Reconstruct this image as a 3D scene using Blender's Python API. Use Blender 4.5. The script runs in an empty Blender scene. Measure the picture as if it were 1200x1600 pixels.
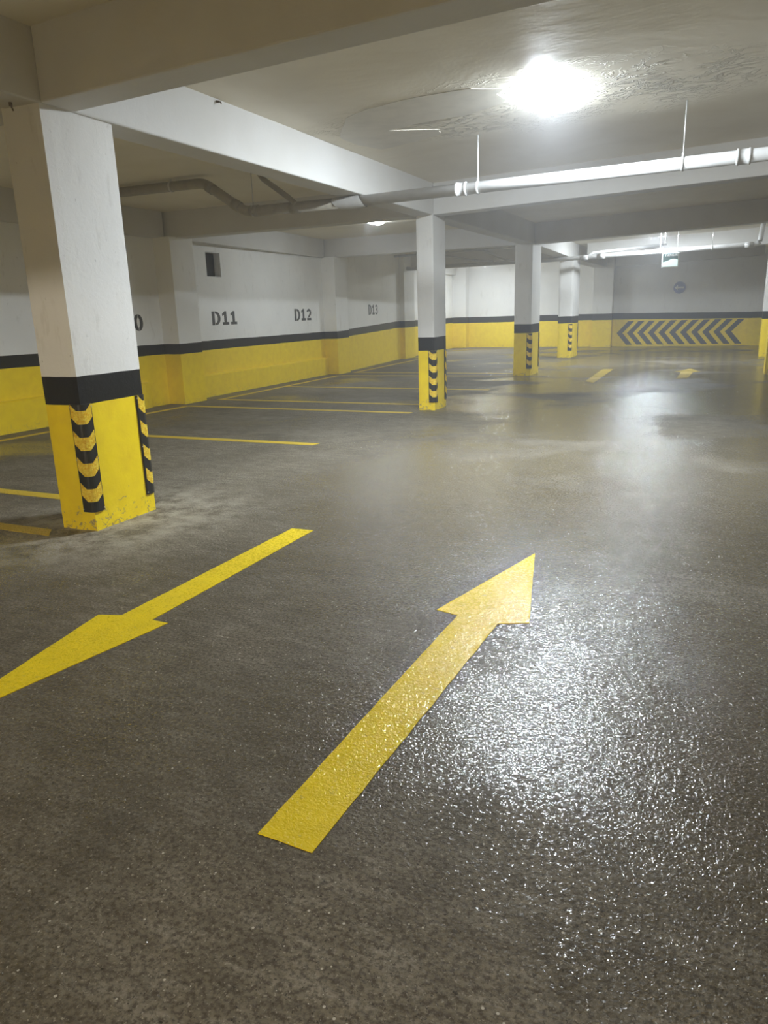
import bpy, bmesh, math, random
from mathutils import Vector, Matrix, noise
random.seed(7)
S = bpy.context.scene
COL = S.collection

# ------------------------------------------------------------------ camera
F, PITCH, ROLL, YAW, EYE = 1145.73, .265433, .030826, -.442005, 1.5
cam = bpy.data.cameras.new('camera')
cam.sensor_fit = 'VERTICAL'; cam.sensor_height = 36.0; cam.lens = F/1600*36
cam.clip_start = .05; cam.clip_end = 200
co = bpy.data.objects.new('camera', cam); COL.objects.link(co)
fw = Vector((math.sin(YAW)*math.cos(PITCH), math.cos(YAW)*math.cos(PITCH), -math.sin(PITCH)))
r0 = Vector((math.cos(YAW), -math.sin(YAW), 0)); d0 = fw.cross(r0)
rt = math.cos(ROLL)*r0+math.sin(ROLL)*d0; dn = -math.sin(ROLL)*r0+math.cos(ROLL)*d0
m = Matrix((rt, -dn, -fw)).transposed().to_4x4(); m.translation = (0, 0, EYE)
co.matrix_world = m
S.camera = co

# ------------------------------------------------------------------ light, exposure
LAMP_POWER = 760.0                       # radiance of the cool white lamp diffusers
LAMP_COLOR = (.83, .92, 1.0)
WEAK_POWER = 125.0                        # the worn lamp in the D12 bay
FAR_POWER = 320.0                        # the lamp by the back wall
WARM_POWER = 880.0                      # warm lamp in the bay behind the photographer
WARM_COLOR = (1.0, .915, .76)
HAZE = .0068
S.view_settings.view_transform = 'Standard'; S.view_settings.look = 'None'
S.view_settings.exposure = 0.26; S.view_settings.gamma = 1.0; S.view_settings.use_curve_mapping = False
S.cycles.max_bounces = 10; S.cycles.diffuse_bounces = 6; S.cycles.glossy_bounces = 4
S.cycles.volume_bounces = 1
S.cycles.use_denoising = True
S.cycles.sample_clamp_indirect = 8.0
W = bpy.data.worlds.new('World'); S.world = W; W.use_nodes = True
wn = W.node_tree.nodes; wn['Background'].inputs[0].default_value = (0, 0, 0, 1); wn['Background'].inputs[1].default_value = 0
if HAZE:
    vs = wn.new('ShaderNodeVolumeScatter'); vs.inputs['Color'].default_value = (.93, .95, 1, 1)
    vs.inputs['Density'].default_value = HAZE; vs.inputs['Anisotropy'].default_value = .35
    W.node_tree.links.new(vs.outputs[0], wn['World Output'].inputs['Volume'])

# ------------------------------------------------------------------ node helpers
class N:
    def __init__(s, name):
        s.m = bpy.data.materials.new(name); s.m.use_nodes = True
        s.t = s.m.node_tree; s.n = s.t.nodes; s.b = s.n['Principled BSDF']
        s.out = s.n['Material Output']
    def new(s, kind, **kw):
        nd = s.n.new(kind)
        for k, v in kw.items(): setattr(nd, k, v)
        return nd
    def put(s, sock, v):
        if hasattr(v, 'is_output') or isinstance(v, bpy.types.NodeSocket): s.t.links.new(v, sock)
        else: sock.default_value = v
    def pos(s): return s.new('ShaderNodeNewGeometry').outputs['Position']
    def sep(s, v):
        nd = s.new('ShaderNodeSeparateXYZ'); s.put(nd.inputs[0], v); return nd.outputs
    def math(s, op, a, b=0.0, c=0.0, clamp=False):
        nd = s.new('ShaderNodeMath', operation=op, use_clamp=clamp)
        s.put(nd.inputs[0], a); s.put(nd.inputs[1], b); s.put(nd.inputs[2], c); return nd.outputs[0]
    def noise(s, vec, scale, detail=3.0, rough=.55, dist=0.0):
        nd = s.new('ShaderNodeTexNoise'); s.put(nd.inputs['Vector'], vec)
        nd.inputs['Scale'].default_value = scale; nd.inputs['Detail'].default_value = detail
        nd.inputs['Roughness'].default_value = rough; nd.inputs['Distortion'].default_value = dist
        return nd.outputs['Fac']
    def vor(s, vec, scale, feature='F1', out='Distance'):
        nd = s.new('ShaderNodeTexVoronoi', feature=feature); s.put(nd.inputs['Vector'], vec)
        nd.inputs['Scale'].default_value = scale; return nd.outputs[out]
    def scale(s, vec, sc):
        nd = s.new('ShaderNodeMapping'); s.put(nd.inputs['Vector'], vec); nd.inputs['Scale'].default_value = sc
        return nd.outputs[0]
    def rng(s, v, a, b, c=0.0, d=1.0, smooth=False):
        nd = s.new('ShaderNodeMapRange', clamp=True)
        if smooth: nd.interpolation_type = 'SMOOTHSTEP'
        for i, x in enumerate((v, a, b, c, d)): s.put(nd.inputs[i], x)
        return nd.outputs[0]
    def mix(s, f, a, b):
        nd = s.new('ShaderNodeMix', data_type='RGBA'); s.put(nd.inputs[0], f)
        s.put(nd.inputs[6], a if not isinstance(a, tuple) else (*a[:3], 1)); s.put(nd.inputs[7], b if not isinstance(b, tuple) else (*b[:3], 1))
        return nd.outputs[2]
    def bump(s, h, strength=.3, dist=.01, normal=None):
        nd = s.new('ShaderNodeBump'); nd.inputs['Strength'].default_value = strength; nd.inputs['Distance'].default_value = dist
        s.put(nd.inputs['Height'], h)
        if normal is not None: s.put(nd.inputs['Normal'], normal)
        return nd.outputs[0]
    def set(s, **kw):
        names = dict(color='Base Color', rough='Roughness', metal='Metallic', normal='Normal', spec='Specular IOR Level', coat='Coat Weight', coatrough='Coat Roughness', emit='Emission Strength', emitcol='Emission Color')
        for k, v in kw.items():
            if isinstance(v, tuple) and len(v) == 3: v = (*v, 1)
            s.put(s.b.inputs[names[k]], v)
        return s.m

WHITE = (.78, .765, .735); YELLOW = (.92, .685, .006); BLACK = (.013, .0125, .012)

def plain(name, color, rough=.5, metal=0.0, spec=.5, wear=.08, scale=14):
    k = N(name); p = k.pos()
    n1 = k.noise(p, scale, 4)
    c2 = tuple(x*(1-wear*2.2) for x in color)
    k.set(color=k.mix(k.rng(n1, .45, .8), color, c2), rough=rough, metal=metal, spec=spec, normal=k.bump(n1, .08, .004))
    return k.m

def banded(name, z0, z1, axis=1, p0=0., p1=1., rough_bump=.5, chips=.6, white=WHITE):
    """yellow below z0, black to z1, white plaster above; z0, z1 pairs run from p0 to p1 along an axis"""
    k = N(name); p = k.pos(); s = k.sep(p); z = s[2]
    wob = k.math('MULTIPLY', k.math('SUBTRACT', k.noise(p, 2.2, 3), .5), .022)
    zz = k.math('ADD', z, wob)
    t = k.rng(s[axis], p0, p1)
    a = k.math('MULTIPLY_ADD', t, z0[1]-z0[0], z0[0]); b = k.math('MULTIPLY_ADD', t, z1[1]-z1[0], z1[0])
    isB = k.math('GREATER_THAN', zz, a); isW = k.math('GREATER_THAN', zz, b)
    big = k.noise(p, .9, 4); fine = k.noise(p, 38, 5, .6); mid = k.noise(p, 7, 4, .6, .4)
    wcol = k.mix(k.rng(big, .35, .75), white, tuple(x*.90 for x in white))
    wcol = k.mix(k.math('MULTIPLY', k.rng(k.noise(k.scale(p, (1, 1, .3)), 9, 5, .7), .60, .66), .22), wcol, (.45, .42, .37))
    wcol = k.mix(k.math('MULTIPLY', k.math('LESS_THAN', k.noise(k.scale(p, (1, 1, .55)), 24, 4, .75, .5), .315), .6), wcol, (.20, .18, .15))
    ycol = k.mix(k.rng(mid, .35, .75), YELLOW, (.83, .59, .008))
    # flaked paint near the foot
    foot = k.rng(z, .0, .34, .14, -.02)
    chip = k.math('GREATER_THAN', k.math('ADD', k.noise(p, 13, 6, .72, 1.2), foot), .685)
    ycol = k.mix(k.math('MULTIPLY', chip, chips), ycol, (.30, .24, .15))
    c = k.mix(isW, k.mix(isB, ycol, BLACK), wcol)
    h = k.math('ADD', k.math('MULTIPLY', fine, .22), k.math('MULTIPLY', k.rng(k.noise(p, 11, 6, .7, .6), .5, .62), .09))
    h = k.math('SUBTRACT', h, k.math('MULTIPLY', chip, .25))
    h = k.math('ADD', h, k.math('MULTIPLY', big, 1.5))
    k.set(color=c, rough=k.rng(isW, 0, 1, .42, .62), spec=k.math('MULTIPLY_ADD', k.math('SUBTRACT', isB, isW), -.22, .40), normal=k.bump(h, rough_bump, .012))
    return k.m

def concrete_floor_nodes(k, p):
    """shared by the bare floor and everything painted on it: grain, puddled film, roughness"""
    s = k.sep(p)
    patch = k.noise(p, .55, 3, .5, .3)                                 # where water has been left
    lane = k.math('MULTIPLY', k.rng(k.math('MULTIPLY_ADD', s[1], .14, s[0]), -3.3, -1.3, smooth=True), k.rng(s[1], 1.1, 2.3, smooth=True))
    fleck = k.noise(p, 60, 4, .62, .6)                                 # film broken up between the grains
    w0 = k.rng(k.math('ADD', patch, k.math('MULTIPLY', lane, .20)), .44, .70)
    wet = k.rng(k.math('ADD', w0, k.math('MULTIPLY', k.math('SUBTRACT', fleck, .5), 3.6)), .66, .80)
    grain = k.noise(p, 74, 2, .55, .5)
    grit = k.noise(p, 150, 2, .5)
    und = k.noise(p, 7, 4, .5)
    h = k.math('ADD', k.math('MULTIPLY', grain, 1.0), k.math('MULTIPLY', grit, .22))
    h = k.math('ADD', h, k.math('MULTIPLY', und, .9))
    return s, w0, wet, grain, grit, und, h

def floor_mat():
    k = N('worn wet concrete'); p = k.pos()
    s, w0, wet, grain, grit, und, h = concrete_floor_nodes(k, p)
    stain = k.noise(p, 1.1, 6, .62, .8); fine = k.noise(p, 62, 5, .7)
    streak = k.noise(k.scale(p, (.5, 1.6, 1)), 1.5, 6, .66, .3)
    c = k.mix(k.rng(stain, .3, .72), (.135, .114, .078), (.255, .222, .165))
    c = k.mix(k.math('MULTIPLY', k.rng(streak, .5, .75), .55), c, (.35, .32, .26))
    str2 = k.noise(k.scale(p, (.9, 2.4, 1)), 6.5, 5, .7, .3)
    c = k.mix(k.math('MULTIPLY', k.rng(str2, .50, .70), .5), c, (.40, .37, .305))
    c = k.mix(k.math('MULTIPLY', k.rng(str2, .36, .48, 1, 0), .45), c, (.080, .066, .046))
    c = k.mix(k.math('MULTIPLY', k.rng(fine, .40, .56, 1, 0), .78), c, (.050, .040, .026))
    c = k.mix(k.math('MULTIPLY', w0, .62), c, (.058, .048, .034))      # wet concrete is darker
    spk = k.vor(p, 58, out='Distance')
    rnd = k.vor(p, 58, out='Color')
    pick = k.math('GREATER_THAN', k.sep(rnd)[0], .80)
    c = k.mix(k.math('MULTIPLY', k.math('LESS_THAN', spk, k.math('MULTIPLY', k.sep(rnd)[1], .24)), k.math('MULTIPLY', pick, .8)), c, (.62, .58, .50))
    pit = k.math('LESS_THAN', k.noise(p, 70, 3, .65), .345)
    c = k.mix(k.math('MULTIPLY', pit, .75), c, (.022, .018, .012))
    c = k.mix(k.math('MULTIPLY', k.rng(k.noise(p, 88, 3, .65), .60, .66), .6), c, (.40, .365, .295))
    dark = k.rng(k.noise(p, .8, 5, .65, 1.2), .54, .74)
    c = k.mix(k.math('MULTIPLY', dark, .5), c, (.055, .046, .033))
    ro = k.math('ADD', k.rng(wet, 0, 1, .60, .055), k.math('MULTIPLY', k.rng(grit, .3, .7), .04))
    ddx = k.math('ADD', s[0], 4.25); ddy = k.math('SUBTRACT', s[1], 4.1)
    dust = k.math('SQRT', k.math('ADD', k.math('MULTIPLY', ddx, ddx), k.math('MULTIPLY', k.math('MULTIPLY', ddy, ddy), .6)))
    dust = k.math('MULTIPLY', k.rng(dust, .25, 1.25, 1, 0, True), k.rng(k.noise(p, 4.5, 6, .7), .40, .60))   # plaster dust at the column foot
    c = k.mix(k.math('MULTIPLY', dust, .75), c, (.46, .42, .34))
    k.set(color=c, rough=ro, spec=k.rng(wet, 0, 1, .16, .75), normal=k.bump(h, 1.0, k_floor_bump))
    return k.m
k_floor_bump = .0044

def road_paint(name, wornamt=.1, col=(.84, .625, .006)):
    k = N(name); p = k.pos()
    s, w0, wet, grain, grit, und, h = concrete_floor_nodes(k, p)
    c = k.mix(k.rng(k.noise(p, 9, 5, .6), .4, .8), col, tuple(x*.86 for x in col))
    wear = k.math('LESS_THAN', k.noise(p, 30, 5, .7, .3), .34+wornamt*.25)
    c = k.mix(k.math('MULTIPLY', wear, .75 if wornamt > .2 else .3), c, (.20, .16, .09))
    ro = k.math('ADD', k.rng(wet, 0, 1, .52, .06), k.math('MULTIPLY', k.rng(grit, .3, .7), .04))
    k.set(color=c, rough=ro, spec=k.rng(wet, 0, 1, .2, .75), normal=k.bump(h, 1.0, k_floor_bump))
    return k.m

def ceiling_mat():
    k = N('peeling ceiling paint'); p = k.pos(); s = k.sep(p)
    big = k.noise(p, .7, 5, .6, .4); fine = k.noise(p, 30, 4)
    c = k.mix(k.rng(big, .35, .7), (.83, .78, .665), (.73, .67, .54))
    dx = k.math('DIVIDE', k.math('ADD', s[0], 2.0), 2.9); dy = k.math('DIVIDE', k.math('SUBTRACT', s[1], 7.6), 1.25)
    rr = k.math('SQRT', k.math('ADD', k.math('MULTIPLY', dx, dx), k.math('MULTIPLY', dy, dy)))
    peel = k.math('MULTIPLY', k.rng(rr, .35, 1.0, 1, 0, True), k.rng(k.noise(p, 1.6, 3), .38, .55))
    ridge = k.math('ABSOLUTE', k.math('SUBTRACT', k.noise(k.scale(p, (1.0, 1.8, 1)), 3.2, 4, .55, 1.8), .5))
    ridge = k.rng(ridge, 0, .045, 1, 0)
    h = k.math('ADD', k.math('MULTIPLY', k.math('MULTIPLY', ridge, peel), 1.0), k.math('MULTIPLY', fine, .025))
    h = k.math('ADD', h, k.math('MULTIPLY', big, .6))
    k.set(color=c, rough=.6, spec=.35, normal=k.bump(h, 1.0, .030))
    return k.m

def beam_mat():
    k = N('painted beam plaster'); p = k.pos()
    big = k.noise(p, 1.0, 5, .6); fine = k.noise(p, 34, 5, .6)
    c = k.mix(k.rng(big, .35, .75), (.63, .62, .60), (.56, .54, .50))
    h = k.math('ADD', k.math('MULTIPLY', fine, .25), k.math('MULTIPLY', k.noise(p, 5, 5, .6), 1.0))
    k.set(color=c, rough=.6, spec=.35, normal=k.bump(h, .35, .014))
    return k.m

def guard_strip_mat():
    k = N('prismatic yellow reflector'); p = k.pos(); s = k.sep(p)
    a = k.math('FRACT', k.math('MULTIPLY', s[2], 62)); b = k.math('FRACT', k.math('MULTIPLY', k.math('ADD', s[0], s[1]), 62))
    cell = k.math('MULTIPLY', k.rng(a, .12, .3), k.rng(b, .12, .3))
    sp = k.vor(p, 62, out='Color')
    c = k.mix(cell, (.86, .62, .04), k.mix(k.rng(k.sep(sp)[0], .1, .8), (.78, .42, .006), (.98, .74, .08)))
    k.set(color=c, rough=.22, spec=.6, normal=k.bump(k.math('ADD', cell, k.sep(sp)[1]), .5, .004))
    return k.m

M = dict(
    floor=floor_mat(), ceiling=ceiling_mat(), beam=beam_mat(),
    arrow=road_paint('yellow road paint'), worn=road_paint('worn yellow road paint', .42, (.70, .50, .06)),
    line=road_paint('thin yellow line paint', .14, (.66, .47, .035)),
    wall=banded('left wall paint', (.893, 1.005), (1.072, 1.212), 1, 16.9, 22.3, .4, .22, (.86, .85, .82)),
    back=banded('back wall paint', (.985, .935), (1.215, 1.152), 0, -4.1, .4, .3, .35, (.78, .77, .75)),
    plainwall=banded('far side wall paint', (.93, .93), (1.13, 1.13)),
    column=banded('column paint', (.932, .932), (1.13, 1.13), 1, 4, 5, .55, .85),
    column2=banded('column paint', (.915, .915), (1.115, 1.115), 1, 4, 5, .55, .7),
    column3=banded('column paint', (.955, .955), (1.155, 1.155), 1, 4, 5, .5, .6),
    column4=banded('column paint', (1.02, 1.02), (1.225, 1.225), 1, 4, 5, .5, .6),
    rubber=plain('black rubber', (.016, .0155, .015), .33, 0, .5, .1, 40),
    strip=guard_strip_mat(), steel=plain('galvanised steel', (.62, .61, .58), .35, .8),
    pvc=plain('white drain pipe plastic', (.50, .495, .48), .40, 0, .5, .06, 8),
    pvcgrey=plain('grey drain pipe plastic', (.33, .30, .24), .42, 0, .5, .1, 8),
    stencil=plain('black stencil paint', (.045, .042, .038), .55),
    chevron=plain('dark grey marking paint', (.050, .047, .042), .5),
    housing=plain('white lamp housing', (.8, .8, .8), .4),
    blue=plain('faded blue sign enamel', (.20, .22, .42), .4), signwhite=plain('white sign film', (.80, .80, .80), .4),
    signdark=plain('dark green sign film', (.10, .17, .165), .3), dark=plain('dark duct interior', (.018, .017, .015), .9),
    plaster=plain('bare skim plaster', (.70, .665, .585), .6, 0, .3, .06, 5),
    rust=plain('rusty anchor', (.16, .12, .08), .6, .4),
)
def lamp_mat(name, col, power):
    k = N(name); k.set(color=(.9, .9, .9), emitcol=col, emit=power); return k.m
M['lamp'] = lamp_mat('lit lamp diffuser', LAMP_COLOR, LAMP_POWER)
M['far'] = lamp_mat('far lamp diffuser', LAMP_COLOR, FAR_POWER)
M['weak'] = lamp_mat('dim lamp diffuser', LAMP_COLOR, WEAK_POWER)
M['warm'] = lamp_mat('warm lamp diffuser', WARM_COLOR, WARM_POWER)
def sign_reflection():
    k = N('glowing sign reflection'); k.set(color=(.75, .9, .88), rough=.2, emitcol=(.75, 1, .96), emit=.42); return k.m  # low emission stands in for light reflected off the sign face
M['signglow'] = sign_reflection()

# ------------------------------------------------------------------ mesh helpers
def quad_box(bm, x0, x1, y0, y1, z0, z1, mi=0):
    v = [bm.verts.new((x, y, z)) for z in (z0, z1) for y in (y0, y1) for x in (x0, x1)]
    for f in ((0, 2, 3, 1), (4, 5, 7, 6), (0, 1, 5, 4), (2, 6, 7, 3), (0, 4, 6, 2), (1, 3, 7, 5)):
        bm.faces.new([v[i] for i in f]).material_index = mi
def prism(bm, pts, z0, z1, mi=0):
    """closed outline (x, y) extruded in z; z0, z1 may be functions of (x, y)"""
    g0 = z0 if callable(z0) else (lambda x, y: z0); g1 = z1 if callable(z1) else (lambda x, y: z1)
    a = [bm.verts.new((x, y, g0(x, y))) for x, y in pts]; b = [bm.verts.new((x, y, g1(x, y))) for x, y in pts]
    n = len(pts)
    bm.faces.new(a[::-1]).material_index = mi; bm.faces.new(b).material_index = mi
    for i in range(n): bm.faces.new((a[i], a[(i+1) % n], b[(i+1) % n], b[i])).material_index = mi
def plate(bm, pts, origin, u, v, w, t0, t1, mi=0):
    """outline (a, b) laid in the plane origin + a u + b v, from depth t0 to t1 along w"""
    o, u, v, w = Vector(origin), Vector(u), Vector(v), Vector(w)
    A = [bm.verts.new(o+u*a+v*b+w*t0) for a, b in pts]; B = [bm.verts.new(o+u*a+v*b+w*t1) for a, b in pts]
    n = len(pts)
    bm.faces.new(A[::-1]).material_index = mi; bm.faces.new(B).material_index = mi
    for i in range(n): bm.faces.new((A[i], A[(i+1) % n], B[(i+1) % n], B[i])).material_index = mi
def tube(bm, pts, r, seg=20, cap=True):
    P = [Vector(p) for p in pts]; rings = []
    up = Vector((0, 0, 1))
    for i, p in enumerate(P):
        d = (P[min(i+1, len(P)-1)]-P[max(i-1, 0)]).normalized()
        a = d.cross(up) if abs(d.z) < .95 else d.cross(Vector((1, 0, 0))); a.normalize(); b = d.cross(a).normalized()
        rr = r[i] if isinstance(r, (list, tuple)) else r
        rings.append([bm.verts.new(p+(a*math.cos(t)+b*math.sin(t))*rr) for t in [2*math.pi*j/seg for j in range(seg)]])
    for A, B in zip(rings, rings[1:]):
        for j in range(seg): bm.faces.new((A[j], A[(j+1) % seg], B[(j+1) % seg], B[j])).smooth = True
    if cap: bm.faces.new(rings[0][::-1]); bm.faces.new(rings[-1])
def bend(pts, r=.12, n=6):
    """round the corners of a polyline"""
    P = [Vector(p) for p in pts]; out = [P[0]]
    for a, b, c in zip(P, P[1:], P[2:]):
        d1 = (a-b); d2 = (c-b); q = min(r, d1.length*.45, d2.length*.45)
        s, e = b+d1.normalized()*q, b+d2.normalized()*q
        for i in range(n+1):
            t = i/n; out.append(s*(1-t)**2+b*2*t*(1-t)+e*t*t)
    out.append(P[-1]); return out
def link(name, bm, mats, parent=None, bevel=0.0, loc=None):
    bmesh.ops.remove_doubles(bm, verts=bm.verts, dist=1e-6)
    bmesh.ops.recalc_face_normals(bm, faces=bm.faces)
    if bevel: bmesh.ops.bevel(bm, geom=[e for e in bm.edges if len(e.link_faces) == 2 and e.calc_face_angle(0) > .5], offset=bevel, segments=2, affect='EDGES', profile=.5)
    me = bpy.data.meshes.new(name); bm.to_mesh(me); bm.free()
    for q in (mats if isinstance(mats, (list, tuple)) else [mats]): me.materials.append(q)
    o = bpy.data.objects.new(name, me); COL.objects.link(o)
    if parent is not None: o.parent = parent
    if loc is not None: o.location = loc
    return o
def tag(o, label, cat, group=None, kind='thing'):
    o['label'] = label; o['category'] = cat; o['kind'] = kind
    if group: o['group'] = group
    return o
def empty(name, loc, label, cat, group=None):
    o = bpy.data.objects.new(name, None); COL.objects.link(o); o.location = loc; o.empty_display_size = .1
    return tag(o, label, cat, group)
def struct(o, label=None):
    o['kind'] = 'structure'
    if label: o['label'] = label
    return o
def copy_tree(o, parent=None):
    c = o.copy(); COL.objects.link(c)
    if parent is not None: c.parent = parent
    for ch in list(o.children): copy_tree(ch, c)
    return c

rise = lambda x: max(0.0, .026*(x+4.15))          # the slab climbs gently east of the first beam line
ZC, ZB = 3.29, 2.86
YB, XR, YF = -9.5, 6.0, 29.45                      # rear wall, right wall, back wall

# ------------------------------------------------------------------ setting
bm = bmesh.new()
quad_box(bm, -11.2, XR+.3, YB-.3, YF+.8, -.25, 0)
struct(link('floor', bm, M['floor']), 'wet worn concrete garage floor')

bm = bmesh.new()
prism(bm, [(-11.2, YB-.3), (-4.15, YB-.3), (-4.15, YF+.8), (-11.2, YF+.8)], ZC, ZC+.5)
prism(bm, [(-4.15, YB-.3), (XR+.3, YB-.3), (XR+.3, YF+.8), (-4.15, YF+.8)], lambda x, y: ZC+rise(x), lambda x, y: ZC+.5+rise(x))
# old skim coat left standing where the paint has come away
skim = [(-3.54, 6.91), (-3.24, 6.74), (-2.7, 6.67), (-2.25, 6.73), (-2.0, 6.90), (-2.08, 7.02), (-2.07, 7.22), (-2.14, 7.34), (-2.35, 7.43), (-2.56, 7.53), (-3.02, 7.5), (-3.41, 7.59), (-2.95, 7.87), (-3.01, 8.06), (-3.33, 8.2), (-3.82, 8.32), (-3.95, 7.92), (-3.94, 7.52)]
rough = []
for (x, y), (x2, y2) in zip(skim, skim[1:]+skim[:1]):
    for t in range(4):
        a, b = x+(x2-x)*t/4, y+(y2-y)*t/4
        rough.append((a+.028*noise.noise((a*5, b*5, 0)), b+.028*noise.noise((a*5, b*5, 4))))
prism(bm, rough, lambda x, y: ZC+rise(x)-.005, lambda x, y: ZC+rise(x)+.05, 1)
struct(link('ceiling', bm, [M['ceiling'], M['plaster']]), 'painted concrete ceiling slab with peeling paint around the lamp')

def wall_strip(bm, pts, z0, z1, back):
    """a wall with the plan line pts on its room side and thickness towards the vector back"""
    prism(bm, pts+[(x+back[0], y+back[1]) for x, y in pts[::-1]], z0, z1)
ZW = 3.5
VX0, VX1 = -9.357, -9.373                       # plan x of the D11 wall at both sides of the vent
LW = 'left wall painted white over a black band over yellow'; LP = 'square pier on the left wall with the same painted bands'
def wall_piece(name, mat, label, *strips):
    bm = bmesh.new()
    for pts, z0, z1, back in strips: wall_strip(bm, pts, z0, z1, back)
    return struct(link(name, bm, M[mat]), label)
def pier(name, mat, label, *box, top=ZW):
    bm = bmesh.new(); quad_box(bm, *box, 0, top); return struct(link(name, bm, M[mat], bevel=.008), label)
wall_piece('wall_left', 'wall', LW, ([(-9.28, YB-.3), (-9.28, 10.58)], 0, ZW, (-1.4, 0)))
pier('wall_left', 'wall', LP, -10.6, -8.92, 10.58, 11.2, top=ZB+.012)
wall_piece('wall_left', 'wall', LW, ([(-9.33, 11.2), (VX0, 12.09)], 0, ZW, (-.6, 0)), ([(VX0, 12.09), (VX1, 12.58)], 0, 2.27, (-.6, 0)),
           ([(VX0, 12.09), (VX1, 12.58)], 2.74, ZW, (-.6, 0)), ([(VX1, 12.58), (-9.5, 16.85)], 0, ZW, (-.6, 0)))
pier('wall_left', 'wall', LP, -10.6, -9.13, 16.85, 17.5, top=ZB+.012)
wall_piece('wall_left', 'wall', LW, ([(-9.33, 17.5), (-9.97, 22.75)], 0, ZW, (-1.0, 0)))
pier('wall_left', 'wall', LP, -10.9, -9.80, 22.75, 23.6)
wall_piece('wall_left', 'wall', LW, ([(-10.0, 23.6), (-10.55, YF+.3)], 0, ZW, (-.6, 0)))
BW = 'back wall painted white over a black band over yellow'
wall_piece('wall_back', 'back', BW, ([(-9.95, 29.75), (-4.9, 29.70)], 0, ZW, (0, .5)))
pier('wall_back', 'back', 'pier in the far left corner', -11.0, -9.95, 29.35, 30.2)
pier('wall_back', 'back', 'pier on the back wall left of the chevrons', -4.90, -4.18, 29.12, 30.2)
wall_piece('wall_back', 'back', BW, ([(-4.18, YF), (.36, YF)], 0, ZW, (0, .6)))
wall_piece('wall_back', 'back', BW, ([(.36, YF-.06), (XR+.3, YF-.06)], 0, ZW, (0, .6)))
bm = bmesh.new(); quad_box(bm, XR, XR+.3, YB-.3, YF+.3, 0, 3.8)
struct(link('wall_right', bm, M['plainwall']))
bm = bmesh.new(); quad_box(bm, -10.6, XR, YB-.3, YB, 0, 3.8)
struct(link('wall_front', bm, M['plainwall']))

def jag(y): return .02*noise.noise((y*2.3, 7, 1))
def ledge(name, pts, h, depth=.09):
    bm = bmesh.new(); P = []
    for (x, y), (x2, y2) in zip(pts, pts[1:]):
        n = max(2, int((y2-y)/.18))
        P += [(x+(x2-x)*i/n, y+(y2-y)*i/n) for i in range(n)]
    P.append(pts[-1])
    a = [bm.verts.new((x+jag(y)*.8, y, 0)) for x, y in P]; b = [bm.verts.new((x+jag(y+9)*.5, y, h-.02+jag(y+3)*.5)) for x, y in P]
    c = [bm.verts.new((x-.03, y, h+jag(y+5)*.5)) for x, y in P]; d = [bm.verts.new((x-.4, y, h+.01)) for x, y in P]; e = [bm.verts.new((x-.4, y, 0)) for x, y in P]
    for i in range(len(P)-1):
        for p, q in ((a, b), (b, c), (c, d)): bm.faces.new((p[i], p[i+1], q[i+1], q[i]))
    for r in (0, -1): bm.faces.new([k[r] for k in (a, b, c, d, e)])
    return struct(link(name, bm, M['wall']), 'low yellow plinth along the foot of the left wall')
ledge('baseboard_left', [(-9.19, YB), (-9.19, 9.9), (-9.25, 10.1)], .45)
ledge('baseboard_left', [(-9.20, 11.2), (-9.24, 11.7), (-9.42, 16.85)], .43)

# beams
def beam(n, pts, z0=ZB, label='painted concrete ceiling beam'):
    bm = bmesh.new(); prism(bm, pts, (lambda x, y: z0+rise(x)), (lambda x, y: ZC+rise(x)+.1))
    return struct(link('trim_%d' % n, bm, M['beam'], bevel=.012), label)
L, R = -4.46, -4.15
beam(1, [(L, YB), (R, YB), (R, 17.0), (R-.02, 17.3), (R-.30, 23.3), (R-.30, YF+.2), (L-.42, YF+.2), (L-.42, 23.3), (L-.10, 17.3), (L, 17.0)], ZB, 'long concrete beam running along the column row')
def cross(n, y0, y1, label):
    bm = bmesh.new()
    for xa, xb in ((-10.4, L-.001), (R+.001, XR+.1)):
        prism(bm, [(xa, y0), (xb, y0), (xb, y1), (xa, y1)], (lambda x, y: ZB+rise(x)), (lambda x, y: ZC+rise(x)+.1))
    return struct(link('trim_%d' % n, bm, M['beam'], bevel=.012), label)
cross(11, -3.15, -2.85, 'concrete cross beam behind the photographer')
cross(2, 3.82, 4.10, 'concrete cross beam over the nearest column')
cross(3, 10.76, 11.06, 'concrete cross beam over the second column')
cross(4, 16.93, 17.24, 'concrete cross beam over the third column')
cross(5, 23.35, 23.75, 'concrete cross beam over the fourth column')
beam(6, [(.70, YB), (1.02, YB), (1.02, YF+.1), (.70, YF+.1)], ZB, 'concrete beam over the right column row')
beam(7, [(-9.12, YB), (-9.12, 10.70), (-9.6, 10.70), (-9.6, YB)], ZB, 'concrete edge beam on the left wall near the first column')
beam(8, [(-9.10, 11.10), (-9.42, 16.90), (-9.9, 16.90), (-9.9, 11.10)], ZB, 'concrete edge beam above the D11 and D12 bays')
beam(9, [(-4.15, YF-.32), (XR, YF-.32), (XR, YF+.1), (-4.15, YF+.1)], ZB+.005, 'concrete edge beam on the back wall')
beam(10, [(-10.25, 23.7), (-10.35, 29.4), (-10.9, 29.4), (-10.9, 23.7)], ZB, 'concrete edge beam in the far left corner')

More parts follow.
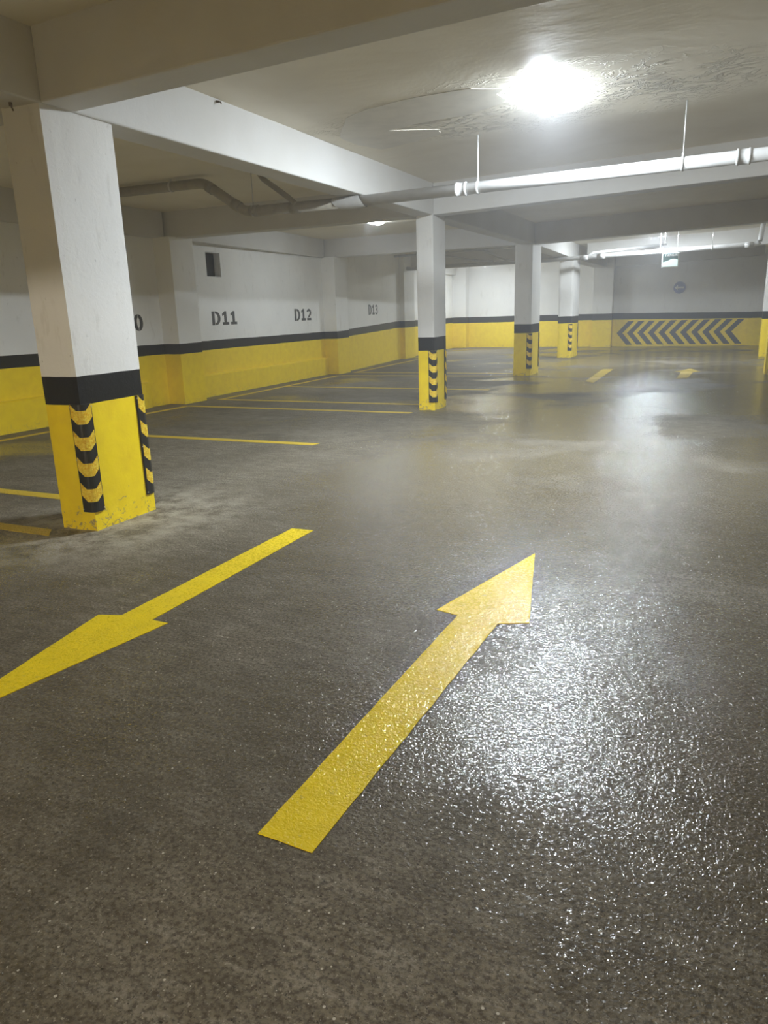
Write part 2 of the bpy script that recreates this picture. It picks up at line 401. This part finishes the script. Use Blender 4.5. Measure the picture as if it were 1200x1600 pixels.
# ------------------------------------------------------------------ ceiling lamps (their diffusers light the garage)
def make_lamp(loc, label, mat, ln=.86, wd=.175, drop=.022, rz=0.0):
    t = empty('ceiling_lamp', loc, label, 'ceiling lamp', 'batten lamps on the ceiling')
    t.rotation_euler.z = rz
    bm = bmesh.new(); quad_box(bm, -wd/2+.02, wd/2-.02, -ln/2+.02, ln/2-.02, -.016, .004)
    link('housing', bm, M['housing'], t, .004)
    bm = bmesh.new(); n = 12; rings = []
    for y in [-ln/2+ln*i/8 for i in range(9)]:
        rings.append([bm.verts.new((math.cos(a)*wd/2, y, -.015-math.sin(a)*drop)) for a in [math.pi*j/n for j in range(n+1)]])
    for A, B in zip(rings, rings[1:]):
        for j in range(n): bm.faces.new((A[j], A[j+1], B[j+1], B[j])).smooth = True
    for r in (rings[0], rings[-1]): bm.faces.new(r)
    bm.faces.new([r[0] for r in rings]+[r[-1] for r in rings[::-1]])
    link('diffuser', bm, M[mat], t)
    return t
lamp = make_lamp((-1.66, 7.25, ZC+rise(-1.66)-.002), 'bright white batten lamp on the peeling ceiling, largest of the lamps', 'lamp')
for loc, lab in (((-2.0, 21.10, ZC+rise(-2.0)-.002), 'lamp beyond the third column hidden behind the cross beam'),
                 ((-8.3, 27.0, ZC-.002), 'lamp in the far left bay that brightens the white back wall')):
    c = copy_tree(lamp); c.location = loc; c['label'] = lab
for ch in c.children:
    if ch.name.startswith('diffuser'): ch.data = ch.data.copy(); ch.data.materials[0] = M['far']
make_lamp((-6.75, 14.2, ZC-.002), 'small bright lamp seen under the beam left of the second column', 'weak', .5, .24, .05)
make_lamp((-1.8, -5.6, ZC+rise(-1.8)-.004), 'warm lamp in the bay in front of the nearest cross beam', 'warm', .95, .15, .065, math.pi/2)

# ------------------------------------------------------------------ columns with corner guards
GW, GT, GH, GZ = .098, .013, .79, .145
def guard_profile(w=GW, t=GT, n=5):
    """outer line of the L section, corner of the column at the origin, wings along -x (on the face y=0-) and +y (on the face x=0+)"""
    c = .034
    out = [(-w, -t*.5), (-w+.006, -t)]
    a0, a1 = (-c, -t), (t, c)
    out.append(a0)
    for i in range(1, n): 
        s = i/n; out.append(((1-s)**2*a0[0]+2*s*(1-s)*(t*.75)+s*s*a1[0], (1-s)**2*a0[1]+2*s*(1-s)*(-t*.75)+s*s*a1[1]))
    out += [a1, (t, w-.006), (t*.5, w)]
    return out
def make_guard(parent):
    prof = guard_profile()
    bm = bmesh.new(); prism(bm, prof+[(.0005, GW), (.0005, -.0005), (-GW, -.0005)], 0, GH)
    g = link('corner_guard', bm, M['rubber'], parent)
    # arc length along the outer profile
    S_ = [0]
    for a, b in zip(prof, prof[1:]): S_.append(S_[-1]+math.dist(a, b))
    T = S_[-1]
    def at(s):
        for i in range(len(prof)-1):
            if s <= S_[i+1]+1e-9:
                f = (s-S_[i])/(S_[i+1]-S_[i]); a, b = prof[i], prof[i+1]
                d = Vector((b[0]-a[0], b[1]-a[1])).normalized()
                return Vector((a[0]+(b[0]-a[0])*f, a[1]+(b[1]-a[1])*f)), Vector((d.y, -d.x))
        return Vector(prof[-1]), Vector((1, 0))
    cuts = sorted(set([.016, T-.016, T/2-.036, T/2+.036]+[s for s in S_ if .016 < s < T-.016]))
    for k in range(4):
        zc = GH-.045-.048-k*.19
        bm = bmesh.new(); fr = []
        for s in cuts:
            p, nrm = at(s); lift = max(0, abs(s-T/2)-.036)/(T/2-.036-.016)*.046
            q = p+nrm*.0022; i_ = p-nrm*.001
            fr.append([bm.verts.new((q.x, q.y, zc-.048+lift)), bm.verts.new((q.x, q.y, zc+.048+lift)), bm.verts.new((i_.x, i_.y, zc+.048+lift)), bm.verts.new((i_.x, i_.y, zc-.048+lift))])
        for A, B in zip(fr, fr[1:]):
            for j in range(4): bm.faces.new((A[j], B[j], B[(j+1) % 4], A[(j+1) % 4]))
        bm.faces.new(fr[0]); bm.faces.new(fr[-1])
        link('reflective_chevron', bm, M['strip'], g)
    for zz in (.02, GH/2-.005, GH-.02):
        for s in (.012, T-.012):
            p, nrm = at(s); bm = bmesh.new()
            tube(bm, [(p.x-nrm.x*.002, p.y-nrm.y*.002, zz), (p.x+nrm.x*.003, p.y+nrm.y*.003, zz)], .0055, 10)
            link('screw', bm, M['steel'], g)
    return g
def make_shaft(parent, w, d, mat, h, seed):
    bm = bmesh.new(); nz = 44; rows = []
    ring = []
    for (ax, ay), (bx, by) in zip([(-w, 0), (0, 0), (0, d), (-w, d)], [(0, 0), (0, d), (-w, d), (-w, 0)]):
        n = 8
        ring += [(ax+(bx-ax)*i/n, ay+(by-ay)*i/n, i == 0) for i in range(n)]
    for iz in range(nz+1):
        z = h*(iz/nz)**1.5
        r = []
        for x, y, cor in ring:
            amp = .0035 if z > .15 else .012
            if z < .01: amp = .022
            nx = noise.noise((x*9+seed, y*9, z*6)); ny = noise.noise((x*9, y*9+seed, z*6+3))
            ox = (x+w/2)/(w/2); oy = (y-d/2)/(d/2); k = .985 if cor else 1.0
            r.append(bm.verts.new(((x+w/2)*k-w/2+min(0, nx)*amp*ox, (y-d/2)*k+d/2+min(0, ny)*amp*oy, z)))
        rows.append(r)
    n = len(ring)
    for A, B in zip(rows, rows[1:]):
        for j in range(n): bm.faces.new((A[j], A[(j+1) % n], B[(j+1) % n], B[j]))
    bm.faces.new(rows[0]); bm.faces.new(rows[-1])
    return link('shaft', bm, mat, parent)
def column(x, y, w, d, mat, label, seed, guards=True, rz=0., gz=GZ):
    t = empty('concrete_column', (x, y, 0), label, 'column', 'painted concrete columns')
    t.rotation_euler.z = rz
    make_shaft(t, w, d, M[mat], ZB+rise(x)+.02, seed)
    return t, gz
c1, _ = column(-4.155, 3.81, .335, .66, 'column', 'white column on a black and yellow base, nearest and largest of the columns', 1, rz=.035)
c2, _ = column(-4.145, 10.74, .27, .52, 'column2', 'second column, directly right of the D13 bay with a yellow base', 12)
c3, _ = column(-4.185, 16.93, .40, .82, 'column3', 'third column, its near face in shade and its right face bright', 23)
c4, _ = column(-4.475, 23.1, .42, 1.05, 'column4', 'small far column just left of the back wall chevrons', 34)
c5, _ = column(1.08, 17.63, .435, .75, 'column3', 'shaded column at the right picture edge in front of a brighter one', 45)
c6, _ = column(1.11, 23.4, .44, .8, 'column4', 'brightly lit far column at the right end of the chevron wall', 56)
proto = None
for c, d, z in ((c1, .66, GZ), (c2, .52, GZ-.02), (c3, .82, GZ+.01), (c4, 1.05, GZ+.07)):
    if proto is None: g = proto = make_guard(c)
    else: g = copy_tree(proto, c)
    g.location = (.0, .0, z)
    g2 = copy_tree(proto, c); g2.location = (.0, d, z); g2.rotation_euler.z = math.pi/2

# ------------------------------------------------------------------ floor markings
def marking(name, pts, mat, label, cat, group=None, h=.003, fray=0.0):
    bm = bmesh.new(); P = []
    for (x, y), (x2, y2) in zip(pts, pts[1:]+pts[:1]):
        n = max(1, int(math.dist((x, y), (x2, y2))/.06)) if fray else 1
        for i in range(n):
            a, b = x+(x2-x)*i/n, y+(y2-y)*i/n
            k = fray if i else 0
            P.append((a+k*noise.noise((a*14, b*14, 2)), b+k*noise.noise((a*14, b*14, 8))))
    cx = sum(p[0] for p in pts)/len(pts); cy = sum(p[1] for p in pts)/len(pts)
    prism(bm, [(a-cx, b-cy) for a, b in P], 0, h)
    return tag(link(name, bm, M[mat], loc=(cx, cy, 0)), label, cat, group)
marking('floor_arrow', [(-1.172, 1.521), (-.979, 1.514), (-.938, 3.256), (-.797, 3.319), (-1.027, 4.384), (-1.281, 3.315), (-1.157, 3.283)], 'arrow',
        'yellow floor arrow pointing away towards the back, speckled with reflections', 'floor marking', 'direction arrows on the floor', fray=.004)
marking('floor_arrow', [(-2.807, 4.352), (-2.63, 4.362), (-2.607, 2.664), (-2.50, 2.664), (-2.70, 1.45), (-2.928, 2.615), (-2.804, 2.654)], 'arrow',
        'yellow floor arrow pointing towards the viewer, cut by the left picture edge', 'floor marking', 'direction arrows on the floor', fray=.004)
marking('floor_arrow', [(-2.72, 15.7), (-2.50, 15.4), (-2.60, 18.8), (-2.86, 18.8)], 'worn',
        'far yellow floor stripe in front of the chevrons, the left one', 'floor marking', 'direction arrows on the floor', fray=.01)
marking('floor_arrow', [(-1.02, 16.6), (-.80, 16.7), (-.77, 18.1), (-.62, 18.2), (-.86, 19.1), (-1.16, 18.2), (-1.02, 18.1)], 'worn',
        'far worn yellow floor arrow below the hanging sign', 'floor marking', 'direction arrows on the floor', fray=.03)
GL = 'parking bay lines'
def pline(x0, x1, y, w, label, slant=0.0, slope=0.0):
    marking('parking_line', [(x0, y-w/2), (x1-slant, y-w/2+slope), (x1, y+w/2+slope), (x0, y+w/2)], 'line', label, 'floor marking', GL, fray=.006)
pline(-8.8, -4.53, 3.66, .13, 'yellow parking line ending at the foot of the nearest column, front one', -.12)
pline(-8.8, -4.52, 4.52, .13, 'yellow parking line running behind the nearest column')
pline(-8.8, -4.42, 7.47, .14, 'yellow parking line ending alone on open floor right of the nearest column', .03, .05)
pline(-8.72, -4.40, 10.38, .13, 'yellow parking line ending just in front of the second column')
pline(-8.72, -4.2, 11.38, .12, 'yellow parking line meeting the left face of the second column')
pline(-8.75, -4.2, 13.80, .12, 'yellow parking line in front of the D12 number')
pline(-8.90, -4.3, 16.5, .12, 'yellow parking line starting near the D12 wall pier', 0, .3)
pline(-8.95, -4.55, 17.45, .12, 'yellow parking line in front of the D13 number, farthest of the lines')
marking('parking_line', [(-8.86, 4.5), (-8.74, 4.5), (-8.64, 10.42), (-8.76, 10.42)], 'line', 'yellow line along the wall foot left of the D11 pier', 'floor marking', GL, fray=.006)
marking('parking_line', [(-8.80, 11.33), (-8.69, 11.33), (-8.90, 16.5), (-9.01, 16.5)], 'line', 'yellow line along the wall foot below D11 and D12', 'floor marking', GL, fray=.006)
marking('parking_line', [(-9.03, 17.4), (-8.91, 17.4), (-9.18, 22.4), (-9.30, 22.4)], 'line', 'yellow line along the wall foot below D13', 'floor marking', GL, fray=.006)

# ------------------------------------------------------------------ stencilled bay numbers on the left wall
def glyph(ch):
    """stencil outlines in a cell one unit high; returns (list of outlines, advance)"""
    def arc(cx, cy, rx, ry, a0, a1, n=9): return [(cx+rx*math.cos(math.radians(a0+(a1-a0)*i/n)), cy+ry*math.sin(math.radians(a0+(a1-a0)*i/n))) for i in range(n+1)]
    if ch == 'D':
        bar = [(0, 0), (.30, 0), (.30, 1), (0, 1)]
        bowl = [(.36, 0)]+arc(.42, .5, .52, .5, -80, 80)+[(.36, 1), (.36, .84)]+arc(.40, .5, .24, .33, 75, -75)+[(.36, .16)]
        return [bar, bowl], 1.04
    if ch == '1':
        return [[(.22, .20), (.50, .20), (.50, 1), (.30, 1), (.02, .82), (.02, .64), (.22, .74)], [(.02, 0), (.74, 0), (.74, .20), (.02, .20)]], .86
    if ch == '0':
        l = arc(.38, .5, .38, .5, 91, 269)+arc(.38, .5, .12, .30, 262, 98)
        r = arc(.40, .5, .38, .5, 89, -89)+arc(.40, .5, .12, .30, -82, 82)
        return [l, r], .9
    if ch == '2':
        top = arc(.38, .66, .38, .34, 165, -25)+[(.42, .26), (.12, .21)]+[(.18, .30), (.46, .56)]+arc(.38, .66, .14, .15, -10, 165)
        return [top, [(.02, 0), (.74, 0), (.74, .20), (.02, .20)]], .86
    if ch == '3':
        a = [(.28, .44)]+[(.36, .44)]+arc(.36, .28, .14, .13, 80, -160, 7)+arc(.36, .29, .38, .29, 195, 370, 10)+[(.62, .52)]+[(.28, .56)]
        b = arc(.36, .72, .36, .28, 165, -35, 9)+[(.50, .52), (.30, .58)]+arc(.36, .72, .13, .12, -40, 160, 7)
        return [a, b], .86
def bay_number(text, p0, p1, z, h, label, slope=0.0):
    """written along the wall from plan point p0 to p1"""
    bm = bmesh.new(); x = 0; runs = []
    for ch in text:
        o, adv = glyph(ch); runs += [[(a+x, b) for a, b in q] for q in o]; x += adv+.10
    x -= .1; d = Vector((p1[0]-p0[0], p1[1]-p0[1], 0)); sx = d.length/x; d.normalize()
    nrm = Vector((d.y, -d.x, 0))
    for q in runs: plate(bm, [(a*sx, b*h+a*sx*slope) for a, b in q], (0, 0, 0), d, (0, 0, 1), nrm, .0004, .003)
    return tag(link('bay_number', bm, M['stencil'], loc=(p0[0], p0[1], z)), label, 'wall number', 'stencilled parking bay numbers')
wx = lambda y: -9.33+(y-11.2)*(-9.5+9.33)/(16.85-11.2)     # plan x of the D11 to D12 wall
wx3 = lambda y: -9.33+(y-17.5)*(-9.97+9.33)/(22.75-17.5)
bay_number('D10', (-9.28, 9.29), (-9.28, 10.15), 1.318, .28, 'black stencilled D10 partly hidden behind the nearest column')
bay_number('D11', (wx(12.13), 12.13), (wx(13.02), 13.02), 1.358, .265, 'black stencilled D11 on the left wall below the vent opening')
bay_number('D12', (wx(15.38), 15.38), (wx(16.22), 16.22), 1.373, .272, 'black stencilled D12 on the left wall before the pier')
bay_number('D13', (wx3(19.64), 19.64), (wx3(20.5), 20.5), 1.452, .28, 'black stencilled D13 on the left wall near the second column')

# vent opening in the D11 wall
t = empty('vent_opening', (-9.375, 12.335, 2.27), 'small dark square vent opening high on the left wall', 'vent')
bm = bmesh.new()
for box in ((-.15, .012, .215, .243, .0, .468), (-.15, .012, -.243, -.232, .0, .468), (-.15, .012, -.243, .243, .0, .012), (-.15, .012, -.243, .243, .456, .468)): quad_box(bm, *box)
link('reveal', bm, M['housing'], t)
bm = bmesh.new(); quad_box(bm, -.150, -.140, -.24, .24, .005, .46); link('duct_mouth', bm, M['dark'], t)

# ------------------------------------------------------------------ back wall: chevrons, round sign, hanging sign
t = empty('chevron_marking', (-1.93, YF, .05), 'row of dark grey chevrons painted on the yellow back wall, pointing left', 'wall marking')
for i in range(11):
    bm = bmesh.new()
    pts = [(0, .44), (.39, .865), (.60, .865), (.21, .44), (.57, .015), (.36, .015)]
    plate(bm, pts, (-4.02+.3705*i+1.93, 0, 0), (1, 0, 0), (0, 0, 1), (0, -1, 0), .0005, .004)
    link('chevron', bm, M['chevron'], t)
t = empty('direction_sign', (-1.92, YF, 2.05), 'round faded blue sign with a white arrow pointing left on the back wall', 'sign')
bm = bmesh.new(); tube(bm, [(0, .004, 0), (0, -.02, 0)], .205, 40); link('disc', bm, M['blue'], t)
bm = bmesh.new()
plate(bm, [(-.165, 0), (-.06, .095), (-.06, .03), (.15, .03), (.15, -.03), (-.06, -.03), (-.06, -.095)], (0, -.02, 0), (1, 0, 0), (0, 0, 1), (0, -1, 0), -.002, .004)
link('arrow', bm, M['signwhite'], t)

LET = {'Y': [[(0, 1), (.22, 1), (.4, .65), (.58, 1), (.8, 1), (.5, .45), (.5, 0), (.3, 0), (.3, .45)]],
       'A': [[(0, 0), (.2, 0), (.4, .72), (.6, 0), (.8, 0), (.5, 1), (.3, 1)], [(.22, .2), (.58, .2), (.53, .36), (.27, .36)]],
       'N': [[(0, 0), (.18, 0), (.18, .66), (.58, 0), (.78, 0), (.78, 1), (.6, 1), (.6, .34), (.2, 1), (0, 1)]],
       'G': [[(.78, .8), (.55, 1), (.25, 1), (0, .75), (0, .25), (.25, 0), (.78, 0), (.78, .52), (.42, .52), (.42, .36), (.6, .36), (.6, .17), (.3, .17), (.18, .3), (.18, .7), (.3, .83), (.5, .83), (.66, .68)]],
       'I': [[(0, 0), (.2, 0), (.2, 1), (0, 1)]]}
SY = 20.85
t = empty('fire_sign', (-1.629, SY, 2.383), 'small hanging sign reading YANGIN under the far pipe, with an imitated white reflection below', 'sign')
bm = bmesh.new(); quad_box(bm, -.20, .205, -.03, .03, 0, .355); link('case', bm, M['signwhite'], t, .008)
bm = bmesh.new(); quad_box(bm, -.17, .18, -.034, -.028, .03, .345); link('dark_panel', bm, M['signdark'], t)
bm = bmesh.new()
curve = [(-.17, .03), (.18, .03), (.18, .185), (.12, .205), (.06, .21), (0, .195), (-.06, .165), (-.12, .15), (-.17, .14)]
plate(bm, curve, (0, -.034, 0), (1, 0, 0), (0, 0, 1), (0, -1, 0), -.001, .003); link('reflection_panel', bm, M['signglow'], t)  # pale curve imitating the reflection across the lower sign
bm = bmesh.new(); x = -.135
for ch in 'YANGIN':
    for q in LET[ch]: plate(bm, [(a*.058+x, b*.060) for a, b in q], (0, -.034, .272), (1, 0, 0), (0, 0, 1), (0, -1, 0), -.001, .004)
    x += .058*(.2 if ch == 'I' else .8)+.0115
link('lettering', bm, M['signwhite'], t)
for x in (-.15, .15):
    bm = bmesh.new(); tube(bm, [(x, 0, .35), (x, 0, ZC+rise(-1.66)-2.383)], .004, 8); link('hanger_rod', bm, M['steel'], t)

# ------------------------------------------------------------------ drain pipes
PY, PZ, PR = 8.40, 2.785, .062
t = empty('drain_pipe', (-1.5, PY, PZ), 'long drain pipe below the lamp, white at right and grey where it bends up', 'pipe')
o = Vector(t.location)
def loc(pts): return [Vector(p)-o for p in pts]
bm = bmesh.new(); tube(bm, loc([(-4.30, PY, PZ), (XR, PY-.12, PZ+.10)]), PR, 28); link('pipe', bm, M['pvc'], t)
for x in (-2.88, -.05, 2.6):
    z = PZ+.10*(x+4.3)/10.3; y = PY-.12*(x+4.3)/10.3
    bm = bmesh.new(); tube(bm, loc([(x-.075, y, z), (x-.07, y, z), (x-.05, y, z), (x-.048, y, z), (x+.03, y, z), (x+.032, y, z), (x+.05, y, z), (x+.055, y, z)]), [.066, .075, .075, .069, .069, .075, .075, .066], 28); link('coupling', bm, M['pvc'], t)
for x in (-2.70, -.60, 1.6):
    z = PZ+.10*(x+4.3)/10.3; y = PY-.12*(x+4.3)/10.3
    bm = bmesh.new(); tube(bm, loc([(x-.012, y, z), (x-.012, y, z), (x+.012, y, z)]), [.064, .069, .069], 28); c = link('pipe_clamp', bm, M['pvc'], t)
    bm = bmesh.new(); tube(bm, loc([(x, y, z+.06), (x, y, ZC+rise(x)+.005)]), .0065, 10)
    tube(bm, loc([(x, y, z+.055), (x, y, z+.095)]), .013, 10); link('hanger_rod', bm, M['pvc'], c)
# torn white wrap where the painting stops
bm = bmesh.new(); n = 28; rings = []
for i, u in enumerate((0, .10, .2, .3, .44)):
    r = []
    for j in range(n):
        a = 2*math.pi*j/n
        cut = .16*(.5+.5*math.cos(a*1.0+.6))*(1-u/.44) if u < .2 else (-.09*(.5+.5*math.sin(a)) if u > .4 else 0)
        rr = PR+.006+.010*max(0, -math.sin(a))*(1 if 0 < i < 4 else .5)
        r.append(bm.verts.new(Vector((-4.52+u+cut, PY+math.cos(a)*rr, PZ+math.sin(a)*rr))-o))
    rings.append(r)
for A, B in zip(rings, rings[1:]):
    for j in range(n): bm.faces.new((A[j], A[(j+1) % n], B[(j+1) % n], B[j])).smooth = True
link('torn_wrap', bm, M['pvc'], t)

bm = bmesh.new(); tube(bm, bend(loc([(-4.301, PY, PZ), (-5.80, PY, PZ+.01), (-6.42, PY, 3.195), (-9.3, PY, 3.22)]), .10), PR, 28); link('pipe', bm, M['pvcgrey'], t)['label'] = 'unpainted grey pipe with an upward bend'
for a, b in (((-5.60, PY, PZ+.01), (-5.72, PY, PZ+.01)), ((-5.88, PY, 2.85), (-5.98, PY, 2.91)), ((-6.28, PY, 3.10), (-6.36, PY, 3.15)), ((-5.0, PY, PZ), (-5.12, PY, PZ))):
    bm = bmesh.new(); tube(bm, loc([a, b]), .069, 28); link('coupling', bm, M['pvcgrey'], t)
bm = bmesh.new(); tube(bm, bend(loc([(-5.02, PY-.05, PZ+.03), (-5.20, PY+.06, 2.93), (-5.72, PY+.32, 3.22), (-5.80, PY+.36, 3.30)]), .05), .034, 18); link('branch', bm, M['pvcgrey'], t)
for x, z in ((-5.68, PZ+.01), (-6.95, 3.20), (-8.5, 3.212)):
    bm = bmesh.new(); tube(bm, loc([(x-.014, PY, z), (x+.014, PY, z)]), .069, 28); c = link('pipe_clamp', bm, M['steel'], t)
    bm = bmesh.new(); tube(bm, loc([(x, PY, z+.05), (x, PY, ZC+.005)]), .006, 10); link('hanger_rod', bm, M['steel'], c)

FY = 21.6
t = empty('drain_pipe', (-2.0, FY, 2.82), 'white far drain pipe running above the hanging sign to the right', 'pipe')
o = Vector(t.location)
fz = lambda x: 2.79+.019*(x+4.2)
bm = bmesh.new(); tube(bm, bend(loc([(-9.2, FY, fz(-4.2)-.03), (-4.2, FY, fz(-4.2)), (.38, FY, fz(.38)), (.44, FY, 3.45)]), .10), .058, 22); link('pipe', bm, M['pvc'], t)
for x, r in ((-3.9, .068), (-3.45, .066), (.15, .066)):
    bm = bmesh.new(); tube(bm, loc([(x-.10, FY, fz(x)), (x+.10, FY, fz(x))]), r, 22); link('coupling', bm, M['pvc'], t)
bm = bmesh.new(); tube(bm, bend(loc([(-3.85, FY, fz(-3.8)), (-3.72, FY, fz(-3.8)+.10), (-1.95, 23.40, 3.13)]), .06), .036, 16); link('branch', bm, M['pvc'], t)
for x in (-1.95, -.7):
    bm = bmesh.new(); tube(bm, loc([(x-.015, FY, fz(x)), (x+.015, FY, fz(x))]), .063, 22); c = link('pipe_clamp', bm, M['pvc'], t)
    bm = bmesh.new(); tube(bm, loc([(x, FY, fz(x)+.05), (x, FY, ZC+rise(x)+.005)]), .007, 8); link('hanger_rod', bm, M['steel'], c)
t = empty('drain_pipe', (-7, 20.0, 3.05), 'thin pale pipe under the ceiling seen between the second and third columns', 'pipe')
o = Vector(t.location)
bm = bmesh.new(); tube(bm, loc([(-8.9, 20.0, 3.02), (-4.44, 20.0, 3.08)]), .032, 16); link('pipe', bm, M['pvc'], t)
bm = bmesh.new(); tube(bm, bend(loc([(-6.42, 20.0, 3.05), (-6.3, 20.0, 3.02), (-5.63, 20.0, 2.74), (-5.4, 20.6, 2.74)]), .05), .028, 14); link('branch', bm, M['pvc'], t)
bm = bmesh.new(); tube(bm, bend(loc([(-8.0, 20.0, 3.04), (-7.6, 20.0, 2.99), (-6.47, 20.0, 2.78), (-6.2, 20.6, 2.78)]), .05), .028, 14); link('branch', bm, M['pvc'], t)
for x in (-8.2, -6.0, -4.9):
    bm = bmesh.new(); tube(bm, loc([(x, 20.0, 3.05), (x, 20.0, ZC+.005)]), .006, 8); link('hanger_rod', bm, M['steel'], t)

# ------------------------------------------------------------------ small fixings
def anchor(p, d, label):
    bm = bmesh.new(); d = Vector(d)
    tube(bm, [Vector((0, 0, 0))-d*.01, d*.022], .011, 10); tube(bm, bend([d*.018, d*.034+Vector((.012, 0, -.005)), d*.030+Vector((.016, 0, -.020))], .01), .005, 8)
    tag(link('anchor_hook', bm, M['rust'], loc=p), label, 'hook', 'ceiling anchor hooks')
anchor((-4.15, 5.70, 3.27), (1, 0, -.2), 'small rusty hook at the top of the white beam face')
anchor((-4.30, 3.72, ZB), (0, 0, -1), 'small rusty hook under the beam beside the nearest column top')
